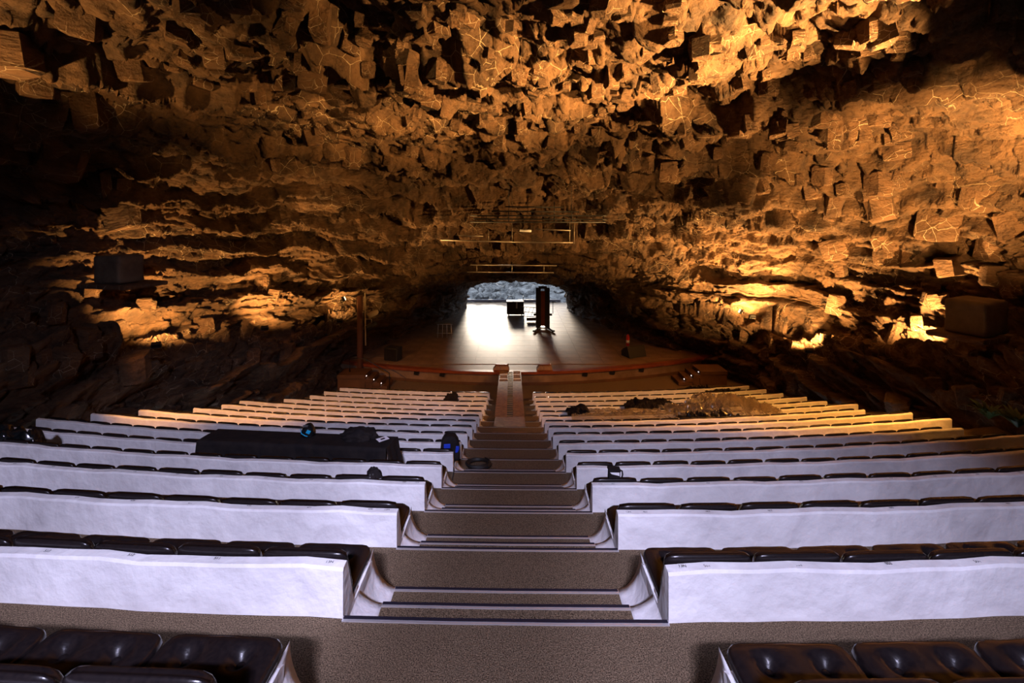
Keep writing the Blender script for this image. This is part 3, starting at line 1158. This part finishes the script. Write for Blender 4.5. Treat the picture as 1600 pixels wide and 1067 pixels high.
for i in range(90):
    x, y = random.uniform(-4.5, 6), random.uniform(36.9, 43)
    s = random.uniform(0.3, 1.0)
    o = obj('boulder', random.choice(BG_), None, ground)
    o.location = (x, y, float(np.interp(y, [37, 39, 43, 50], [0.15, 0.5, 1.0, 1.7])) + 0.05)
    o.rotation_euler = (random.uniform(0, 3), random.uniform(0, 3), random.uniform(0, 3))
    o.scale = (s, s * random.uniform(.7, 1.3), s * random.uniform(.6, 1.0))

# ------------------------------------------------------------------ floodlights hidden on the rock ledges, and a few added lamps


def floodlight(loc, target, energy, lab, angle=128, blend=0.6, size=0.06, color=WARM):
    loc, target = Vector(loc), Vector(target)
    t = thing('floodlight', lab, 'floodlight', loc, group='warm floodlights on the rock ledges')
    q = (target - loc).to_track_quat('-Z', 'Y')
    Mx = q.to_matrix().to_4x4()
    bm = bmesh.new()
    add_box(bm, (0, 0, 0.09), (0.24, 0.18, 0.10), None, 0.01)
    bmesh.ops.transform(bm, matrix=Mx, verts=bm.verts)
    h = bmobj('housing', bm, M['black'], t)
    bm = bmesh.new()
    add_box(bm, (0, 0, 0.036), (0.20, 0.14, 0.008))
    bmesh.ops.transform(bm, matrix=Mx, verts=bm.verts)
    bmobj('lens', bm, M['glass'], t)
    bm = bmesh.new()
    add_tube(bm, [(-0.13, 0, 0.09), (-0.13, 0, 0.2), (0.13, 0, 0.2), (0.13, 0, 0.09)], 0.01, 6)
    bmesh.ops.transform(bm, matrix=Mx, verts=bm.verts)
    bmobj('yoke', bm, M['black'], t)
    d = bpy.data.lights.new('flood_lamp', 'SPOT')
    d.energy = energy
    d.color = color
    d.spot_size = math.radians(angle)
    d.spot_blend = blend
    d.shadow_soft_size = size
    o = bpy.data.objects.new('flood_lamp', d)
    C.objects.link(o)
    o.parent = t
    o.rotation_euler = q.to_euler()
    o.location = q @ Vector((0, 0, -0.02))
    return t


def ledge_flood(px, py, off, tgt_off, energy, lab, **kw):
    pt, nr = cave_hit(px, py)
    loc = pt + Vector(off)
    return floodlight(loc, loc + Vector(tgt_off), energy, lab, **kw)


# left ledge
ledge_flood(262, 518, (0.6, -1.1, 0.0), (-0.4, 0.8, 0.8), 2000, 'floodlight glowing on the left ledge below the beige speaker')
ledge_flood(420, 500, (0.6, -1.1, 0.0), (-0.2, 0.8, 0.8), 1800, 'floodlight on the left ledge, second from the stage')
ledge_flood(532, 495, (0.4, -0.8, 0.0), (-0.1, 0.8, 0.8), 500, 'floodlight on the left ledge beside the rusty post')
# right ledge
ledge_flood(1425, 520, (-0.6, -1.1, 0.0), (0.4, 0.8, 0.8), 4030, 'floodlight on the right ledge nearest the brown speaker')
ledge_flood(1325, 538, (-0.6, -1.1, 0.0), (0.3, 0.8, 0.8), 5890, 'floodlight low on the right ledge, between two other lamps')
ledge_flood(1252, 532, (-0.6, -1.1, 0.0), (0.2, 0.8, 0.8), 6200, 'floodlight low on the right ledge, second from the stage')
ledge_flood(1172, 485, (-0.6, -1.1, 0.0), (0.1, 0.8, 0.8), 5270, 'floodlight on the right ledge closest to the stage')
# lamps out of frame on both sides that wash the vault
floodlight((10.4, 6.8, 6.3), (4.2, 10.2, 10.4), 44000, 'strong floodlight on the right ledge beside the viewer', angle=48, blend=0.8, size=0.05)
floodlight((9.8, 4.2, 7.0), (3.6, 8.4, 10.5), 23000, 'floodlight on the right ledge behind the strong one', angle=50, blend=0.8, size=0.05)
floodlight((9.3, 6.9, 5.2), (11.6, 11.5, 8.4), 17000, 'floodlight on the right ledge turned along the wall', angle=74, blend=0.8, size=0.05)
floodlight((10.5, 9.1, 5.3), (3.6, 14.6, 9.2), 9000, 'added unseen floodlight on the right turned to the middle of the vault', angle=56, blend=0.8, size=0.05)  # added lamp out of view, fills the dark band across the vault
floodlight((-10.2, 5.6, 6.6), (-8.0, 8.4, 9.8), 3200, 'floodlight on the left ledge beside the viewer', angle=62, blend=0.8, size=0.05)
floodlight((9.6, 8.0, 7.6), (6.2, 12.6, 1.4), 3600, 'floodlight on the right wall turned down on the far benches', angle=66, size=0.08, color=(1.0, 0.40, 0.07))
floodlight((-9.8, 7.4, 6.6), (-5.0, 15.0, 0.3), 2600, 'floodlight on the left wall turned down on the far benches', angle=50, size=0.08, color=(1.0, 0.40, 0.07))

floodlight((-6.9, 19.0, 3.4), (-0.5, 21.0, 6.6), 3000, 'added floodlight left of the stage turned up to the rock brow', angle=72, blend=0.7, size=0.05)  # added lamp, put in to brighten the brow behind the truss
floodlight((9.2, 18.4, 3.0), (2.0, 20.6, 6.8), 4000, 'added floodlight right of the stage turned up to the rock brow', angle=72, blend=0.7, size=0.05)  # second added lamp, lights the brow from the right

# ------------------------------------------------------------------ covered speakers on the rock
def covered_speaker(name, lab, c, s, rz, shelf):
    t = thing(name, lab, 'speaker', c, (0, 0, rz))
    bm = bmesh.new()
    add_box(bm, (0, 0, s[2] / 2), s, None, 0.07)
    bmesh.ops.subdivide_edges(bm, edges=[e for e in bm.edges if e.calc_length() > 0.2], cuts=5, use_grid_fill=True)
    for v_ in bm.verts:
        v_.co += Vector((math.sin(v_.co.z * 9 + v_.co.x * 4), math.sin(v_.co.x * 7 + v_.co.z * 3), math.sin(v_.co.x * 6))) * 0.012
    bmobj('cover', bm, M['cover'], t, smooth=True)
    bm = bmesh.new()
    add_box(bm, (0, 0, s[2] * 0.72), (s[0] * 0.96, s[1] * 1.02, 0.03))
    bmobj('cover_fold', bm, M['cover'], t)
    bm = bmesh.new()
    add_box(bm, (0, 0.1, -0.07), shelf, None, 0.03)
    bmobj('shelf', bm, M['rock_block'], t)
    return t


covered_speaker('covered_speaker', 'beige covered speaker box on a shelf high on the left rock wall', P(187, 441, 12.6), (0.92, 0.7, 0.76), -0.25, (1.7, 1.2, 0.12))
covered_speaker('covered_speaker', 'brown covered speaker box on the right ledge above the plants', P(1524, 520, 11.0), (0.95, 0.8, 0.82), 0.35, (1.4, 1.1, 0.12))

# ------------------------------------------------------------------ things on the benches
# long table under black cloth
fl, fr_, br, bl = P(307, 690, 6.30), P(603, 702, 6.09), P(622, 685, 6.42), P(341, 672, 6.66)
zt_ = 3.66
top = [Vector((q.x, q.y, zt_)) for q in (fl, fr_, br, bl)]
t = thing('draped_table', 'long narrow table under a black cloth across the left benches', 'table', (0, 0, 0))
bm = bmesh.new()
NX, NY = 60, 10
grid = []
zlow = landz(4) + 0.30
for j in range(NY + 9):
    rowv = []
    for i in range(NX + 1):
        u_ = i / NX
        if j < 7:                       # front skirt, bottom to top
            s_ = j / 7
            a_ = top[0].lerp(top[1], u_)
            fold = 0.025 * math.sin(u_ * 41) + 0.018 * math.sin(u_ * 17 + 1)
            q = Vector((a_.x, a_.y - (1 - s_) * (0.04 + fold), zlow + (zt_ - zlow) * s_))
        elif j < 7 + NY - 1:
            s_ = (j - 7) / (NY - 2)
            q = top[0].lerp(top[1], u_).lerp(top[3].lerp(top[2], u_), s_)
            q.z = zt_ + 0.006 * math.sin(u_ * 23 + s_ * 4) * math.sin(s_ * PI)
        else:
            s_ = (j - 7 - NY + 2) / 3
            a_ = top[3].lerp(top[2], u_)
            q = Vector((a_.x, a_.y + 0.02 * s_, zt_ - 0.16 * s_))
        rowv.append(bm.verts.new(q))
    grid.append(rowv)
for j in range(len(grid) - 1):
    for i in range(NX):
        bm.faces.new((grid[j][i], grid[j][i + 1], grid[j + 1][i + 1], grid[j + 1][i]))
for i, sg in ((0, -1), (NX, 1)):        # end skirts
    prev = None
    a0, a1 = (top[0], top[3]) if i == 0 else (top[1], top[2])
    prev = None
    for s_ in range(8):
        w = s_ / 7
        p_ = a0.lerp(a1, w)
        flare = (0.03 + 0.10 * (1 - w) + 0.04 * math.sin(w * 14)) * (1 if sg > 0 else 0.4)
        pair = (bm.verts.new(p_), bm.verts.new((p_.x + sg * flare * 0.5, p_.y, zt_ - (zt_ - zlow) * 0.55)), bm.verts.new((p_.x + sg * flare * 1.3, p_.y - 0.05, zlow + 0.02)))
        if prev:
            for c_ in range(2):
                bm.faces.new((prev[c_], pair[c_], pair[c_ + 1], prev[c_ + 1]))
        prev = pair
bmobj('cloth', bm, M['cloth'], t, smooth=True)
inner = [top[0].lerp(top[2], 0.06), top[1].lerp(top[3], 0.06), top[2].lerp(top[0], 0.06), top[3].lerp(top[1], 0.06)]
for q in inner:
    tube_part('leg', [(q.x, q.y, max(landz(4), landz(4)) if q.y < 6.4 else landz(4)), (q.x, q.y, zt_ - 0.03)], 0.02, M['steel'], t)


def blob(name, material, c, s, seed, amp=0.18, freq=2.5, flat=True, rz=0.0, parent=None, sub=4):
    bm = bmesh.new()
    bmesh.ops.create_icosphere(bm, subdivisions=sub, radius=1.0)
    co = np.array([v_.co for v_ in bm.verts])
    dn = fbm(co * freq + seed * 3.3, 4, seed, 0.6) * amp + np.abs(fbm(co * freq * 1.7 + seed, 2, seed + 5)) * -amp * 0.6
    Rz = Matrix.Rotation(rz, 3, 'Z')
    for v_, d_ in zip(bm.verts, dn):
        q = v_.co * (1 + d_)
        q = Vector((q.x * s[0] / 2, q.y * s[1] / 2, q.z * s[2]))
        if flat and q.z < 0:
            q.z *= 0.05
        v_.co = Rz @ q
    return bmobj(name, bm, material, parent, smooth=True, loc=c)


tag(blob('jacket', M['cloth'], Vector((P(560, 690, 6.36).x, 6.38, zt_ + 0.008)), (0.55, 0.24, 0.15), 3, 0.5, 2.2, parent=None), 'crumpled black jacket heaped on the cloth-covered table', 'jacket')
bm = bmesh.new()
pc = P(597, 688, 6.3)
add_box(bm, (0, 0, 0), (0.15, 0.11, 0.002), None)
tag(bmobj('paper_sheet', bm, M['paper'], None, loc=(pc.x, 6.33, zt_ + 0.012), rot=(0, 0, 0.7)), 'white sheet of paper at the right end of the black table', 'paper')
pp_ = bpy.data.objects['paper_sheet']
box_part('printed_square', (0, 0, 0.002), (0.06, 0.04, 0.001), M['ink'], pp_)

# small helmet-like bag with teal patch on the back edge of the table
c = Vector((P(481, 680, 6.45).x, 6.47, zt_ + 0.006))
t = thing('small_bag', 'small round dark bag with bright teal patch on the black table', 'bag', c)
blob('shell', M['binbag'], (0, 0, 0), (0.20, 0.18, 0.16), 12, 0.10, 1.5, parent=t)
box_part('teal_patch', (0.035, -0.083, 0.075), (0.055, 0.012, 0.05), M['teal'], t, (0.2, 0.5, 0.35), 0.004)
tube_part('strap', [(-0.092, -0.045, 0.10), (-0.06, -0.088, 0.055), (0.0, -0.102, 0.03), (0.03, -0.098, 0.02)], 0.006, M['teal'], t, 6)
box_part('badge', (-0.02, -0.05, 0.142), (0.07, 0.03, 0.012), M['steel'], t, (0.7, 0, 0))

# pouch on the third left bench
c = P(586, 753, 4.72)
t = thing('camera_bag', 'small black padded bag lying on the third left bench top', 'bag', Vector((c.x, 4.66 + curve(c.x), landz(2) + 0.262)))
blob('body', M['cloth'], (0, 0, 0), (0.17, 0.10, 0.11), 8, 0.3, 2.0, parent=t)
for x, z in ((-0.03, 0.05), (0.0, 0.055), (-0.03, 0.025)):
    box_part('buckle', (x, -0.05, z), (0.012, 0.012, 0.012), M['steel'], t)
tube_part('strap', [(0.05, -0.04, 0.085), (0.09, -0.05, 0.03), (0.095, -0.045, 0.004)], 0.006, M['cloth'], t, 6)

# dark jug-like container on the right
c = P(957, 752, 4.72)
t = thing('carry_case', 'small black case with white label and handle on the third right bench', 'case', Vector((c.x, 4.66 + curve(c.x), landz(2) + 0.262)))
bm = bmesh.new()
add_box(bm, (0, 0, 0.055), (0.115, 0.07, 0.11), (0, 0.03, 0), 0.008)
bmobj('body', bm, M['cloth'], t)
box_part('flap', (0, -0.002, 0.108), (0.125, 0.08, 0.022), M['cloth'], t, (0, 0.03, 0), 0.005)
bm = bmesh.new()
vv = [bm.verts.new(q) for q in ((-.048, -.0385, .092), (.048, -.0385, .09), (.048, -.0385, .055), (.03, -.0385, .062), (.0, -.0385, .068), (-.03, -.0385, .075))]
bm.faces.new(vv)
r_ = bmesh.ops.extrude_face_region(bm, geom=bm.faces[:])
for g_ in r_['geom']:
    if isinstance(g_, bmesh.types.BMVert):
        g_.co.y += 0.003
bmobj('label_patch', bm, M['white'], t)
tube_part('handle', [(0.058, 0, 0.10), (0.085, 0, 0.085), (0.09, 0, 0.05), (0.08, 0, 0.01)], 0.008, M['cloth'], t, 8)

# backpack at the aisle end of the fifth left bench
c = P(703, 722, 7.1)
t = thing('backpack', 'black backpack with blue panels on the aisle end of the fifth left bench', 'backpack', Vector((c.x, 7.08 + curve(c.x), landz(4) + 0.0)), (0, 0, 0.1))
bm = bmesh.new()
bmesh.ops.create_cube(bm, size=1)
bmesh.ops.subdivide_edges(bm, edges=bm.edges[:], cuts=5, use_grid_fill=True)
for v_ in bm.verts:
    q = v_.co.copy()
    r_ = 1 - 0.30 * max(0, q.z) ** 2 * 4 * abs(q.x) ** 2 * 4
    v_.co = Vector((q.x * 0.29 * (1 - 0.12 * (q.z + .5) ** 3), q.y * 0.2 * (1 - 0.3 * (q.z + .5) ** 2), (q.z + 0.5) * 0.36 - 0.14 * (abs(q.x) * 2) ** 4 * max(0, q.z + .1)))
bmobj('body', bm, M['cloth'], t, smooth=True, loc=(0, 0, 0.028))
box_part('blue_panel', (-0.04, -0.098, 0.26), (0.10, 0.014, 0.07), M['blue'], t, (0.15, 0, 0), 0.005)
box_part('blue_panel', (0.115, -0.09, 0.2), (0.055, 0.025, 0.10), M['blue'], t, (0.1, 0.1, 0.4), 0.008)
tube_part('top_loop', [(-0.04, 0.05, 0.36), (-0.03, 0.06, 0.41), (0.03, 0.06, 0.41), (0.04, 0.05, 0.36)], 0.008, M['cloth'], t, 6)

# coiled cable on the steps
zc = landz(4) - (landz(4) - landz(5)) / 3
pts = []
for i in range(90):
    a_ = i / 90 * 2 * PI * 3.2
    rr = 0.185 + 0.018 * math.sin(a_ * 1.3)
    pts.append((-0.52 + rr * math.cos(a_) * 1.0, 7.60 + 0.0 + rr * 0.72 * math.sin(a_), landz(5) + (0.042 + 0.045 * i / 90)))
bm = bmesh.new()
add_tube(bm, pts, 0.024, 8)
tag(bmobj('coiled_cable', bm, M['black'], smooth=True), 'thick black cable coiled on the aisle steps beside the backpack', 'cable')
# thin cable down the steps
cp = [P(707, 727, 7.25), P(705, 735, 7.05), P(709, 752, 6.75), P(706, 763, 6.45), P(694, 769, 6.2), P(680, 780, 5.9)]
zz = [landz(4) + .3, landz(4) + 0.1, landz(4) + 0.012, landz(4) + 0.012, landz(4) + .012, landz(4) + .012]
cpts = []
for i in range(len(cp) - 1):
    for s_ in range(8):
        w = s_ / 8
        cpts.append((cp[i].x + (cp[i + 1].x - cp[i].x) * w, cp[i].y + (cp[i + 1].y - cp[i].y) * w, zz[i] + (zz[i + 1] - zz[i]) * w))
bm = bmesh.new()
add_tube(bm, cpts, 0.008, 6)
tag(bmobj('thin_cable', bm, M['black'], smooth=True), 'thin black cable trailing across the aisle below the backpack', 'cable')
# thin wire on the carpet at the right edge
w0, w1 = P(1564, 953, 2.45), P(1640, 990, 2.28)
zf = landz(0) + 0.006
bm = bmesh.new()
add_tube(bm, [(w0.x, 2.42 + 0.02, zf + 0.05), (w0.x + 0.03, 2.40, zf), (w0.x + .12, 2.33, zf), (w0.x + 0.35, 2.2, zf)], 0.005, 6)
tag(bmobj('floor_wire', bm, M['black']), 'thin dark wire on the carpet at the right edge of the photo', 'wire')

# bin bags at the far left
bx = P(18, 692, 6.45)
tag(blob('bin_bag', M['binbag'], Vector((bx.x - 0.12, bx.y + 0.02, landz(3) + 0.02)), (0.62, 0.42, 0.40), 21, 0.45, 2.2), 'large shiny black bin bag on a bench at the left photo edge', 'bag')
tag(blob('bin_bag', M['binbag'], Vector((bx.x + 0.22, bx.y + 0.02, landz(3) + 0.02)), (0.36, 0.36, 0.33), 25, 0.45, 2.4), 'smaller shiny black bag leaning on the bin bag at far left', 'bag')

# jacket over the front left benches
c = P(707, 627, 16.7)
tag(blob('coat', M['cloth'], Vector((c.x, rowy(14) + curve(c.x) + 0.02, landz(13) + 0.02)), (0.66, 0.3, 0.40), 31, 0.5, 2.0), 'black coat thrown over a front bench left of the aisle', 'coat')

# plastic sheeting heap on the right benches
def bench_top(x, y):
    yy = y - curve(x)
    z = -9
    for k in range(1, 16):
        d = yy - rowy(k)
        if -0.05 <= d <= 0.10:
            z = max(z, landz(k - 1) + 0.27)
        elif 0.10 < d < 0.5:
            z = max(z, landz(k - 1) + 0.06)
        elif 0.5 <= d < PITCH - 0.05:
            z = max(z, landz(k) + 0.3 + 0.0 * d)
    return z


def sheet(name, lab, cx, cy, wx, wy, hmax, seed, material, nx=110, ny=70, catg='sheet', wr=1.0):
    gx, gy = np.meshgrid(np.linspace(-1, 1, nx), np.linspace(-1, 1, ny))
    q = np.stack((gx.ravel() * wx, gy.ravel() * wy, 0 * gx.ravel()), 1)
    edge = 1 - 0.16 * fbm(q * 0.9 + seed, 3, seed) * 1.5
    xs_ = cx + q[:, 0] * edge
    ys_ = cy + q[:, 1] * edge + curve(cx)
    base = np.array([bench_top(a, b) for a, b in zip(xs_, ys_)])
    Bz = base.reshape(ny, nx)
    for _ in range(3):
        pad = np.pad(Bz, 1, mode='edge')
        Bz = np.maximum(Bz, (pad[:-2, 1:-1] + pad[2:, 1:-1] + pad[1:-1, :-2] + pad[1:-1, 2:]) / 4)
    r = np.clip(1 - np.maximum(np.abs(gx), np.abs(gy)) ** 3, 0, 1).ravel()
    ridg = 1 - np.abs(fbm(np.stack((xs_ * 2.6, ys_ * 1.5 + xs_ * 1.2, 0 * xs_), 1) + seed, 3, seed + 3))
    ridg2 = 1 - np.abs(fbm(np.stack((xs_ * 9 + ys_ * 5, ys_ * 5, 0 * xs_), 1) + seed, 2, seed + 9))
    hh = np.clip(fbm(q * 0.8 + seed * 2, 3, seed + 1) + 0.5, 0, 1)
    z = Bz.ravel() + 0.02 + r * hmax * hh + r * 0.24 * wr * (ridg - 0.6) + 0.22 * wr * (ridg2 - 0.62)
    z = np.maximum(z, Bz.ravel() + 0.01)
    idx = np.arange(nx * ny).reshape(ny, nx)
    ff = np.stack((idx[:-1, :-1], idx[:-1, 1:], idx[1:, 1:], idx[1:, :-1]), 2).reshape(-1, 4).tolist()
    me = new_mesh(name, np.stack((xs_, ys_, z), 1).tolist(), ff, False)
    return tag(obj(name, me, material), lab, catg)


sheet('plastic_sheet', 'heap of crumpled clear plastic sheeting over the right benches', 5.9, 12.9, 1.6, 1.15, 0.34, 5, M['sheet'], wr=1.5)
sheet('plastic_sheet', 'thin spread of clear plastic film left of the big plastic heap', 3.0, 12.6, 1.5, 0.9, 0.05, 14, M['sheet'], wr=0.6)
sheet('tarpaulin', 'black tarpaulin fold at the front of the plastic heap', 5.2, 11.95, 0.8, 0.28, 0.22, 23, M['binbag'], 60, 24, 'tarpaulin')
sheet('tarpaulin', 'black cloth bundle behind the plastic heap', 4.4, 14.05, 0.75, 0.5, 0.34, 33, M['cloth'], 60, 36, 'tarpaulin')
sheet('tarpaulin', 'small dark cloth bundle on the right benches near the ramp', 1.95, 13.1, 0.32, 0.4, 0.30, 41, M['cloth'], 40, 30, 'tarpaulin')
sheet('tarpaulin', 'dark cloth draped at the far end of the second right bench from the stage', 8.1, 17.0, 0.6, 0.3, 0.12, 51, M['cloth'], 40, 20, 'tarpaulin')
sheet('tarpaulin', 'dark cloth at the far end of the right front row bench', 7.6, 18.0, 0.5, 0.25, 0.10, 61, M['cloth'], 40, 20, 'tarpaulin')

# ferns among the rocks on the right
def plant(px, py, D, lab, n, h):
    c = P(px, py, D)
    t = thing('leafy_plant', lab, 'plant', c, group='plants among the right rocks')
    lm = None
    for i in range(n):
        a_ = random.uniform(0, 2 * PI)
        l_ = h * random.uniform(.6, 1.1)
        bend = random.uniform(0.4, 0.9)
        v_, f_ = [], []
        for s_ in range(6):
            w = s_ / 5
            rr = l_ * w * bend
            z = l_ * (w - 0.45 * w * w)
            wd = 0.05 * h * math.sin(PI * min(w * 0.9 + 0.1, 1)) + 0.004
            d_ = Vector((math.cos(a_), math.sin(a_), 0))
            s2 = Vector((-math.sin(a_), math.cos(a_), 0))
            v_ += [d_ * rr + s2 * wd + Vector((0, 0, z)), d_ * rr + Vector((0, 0, z - wd * .4)), d_ * rr - s2 * wd + Vector((0, 0, z))]
        for s_ in range(5):
            for c_ in range(2):
                b0 = s_ * 3 + c_
                f_.append((b0, b0 + 1, b0 + 4, b0 + 3))
        obj('leaf', new_mesh('leaf', v_, f_, True), M['leaf'], t)


plant(1590, 668, 8.6, 'dark leafy plant at the right edge behind the bench end', 44, 0.5)
plant(1545, 655, 9.4, 'dark leafy plant between rocks beside the right bench ends', 44, 0.5)
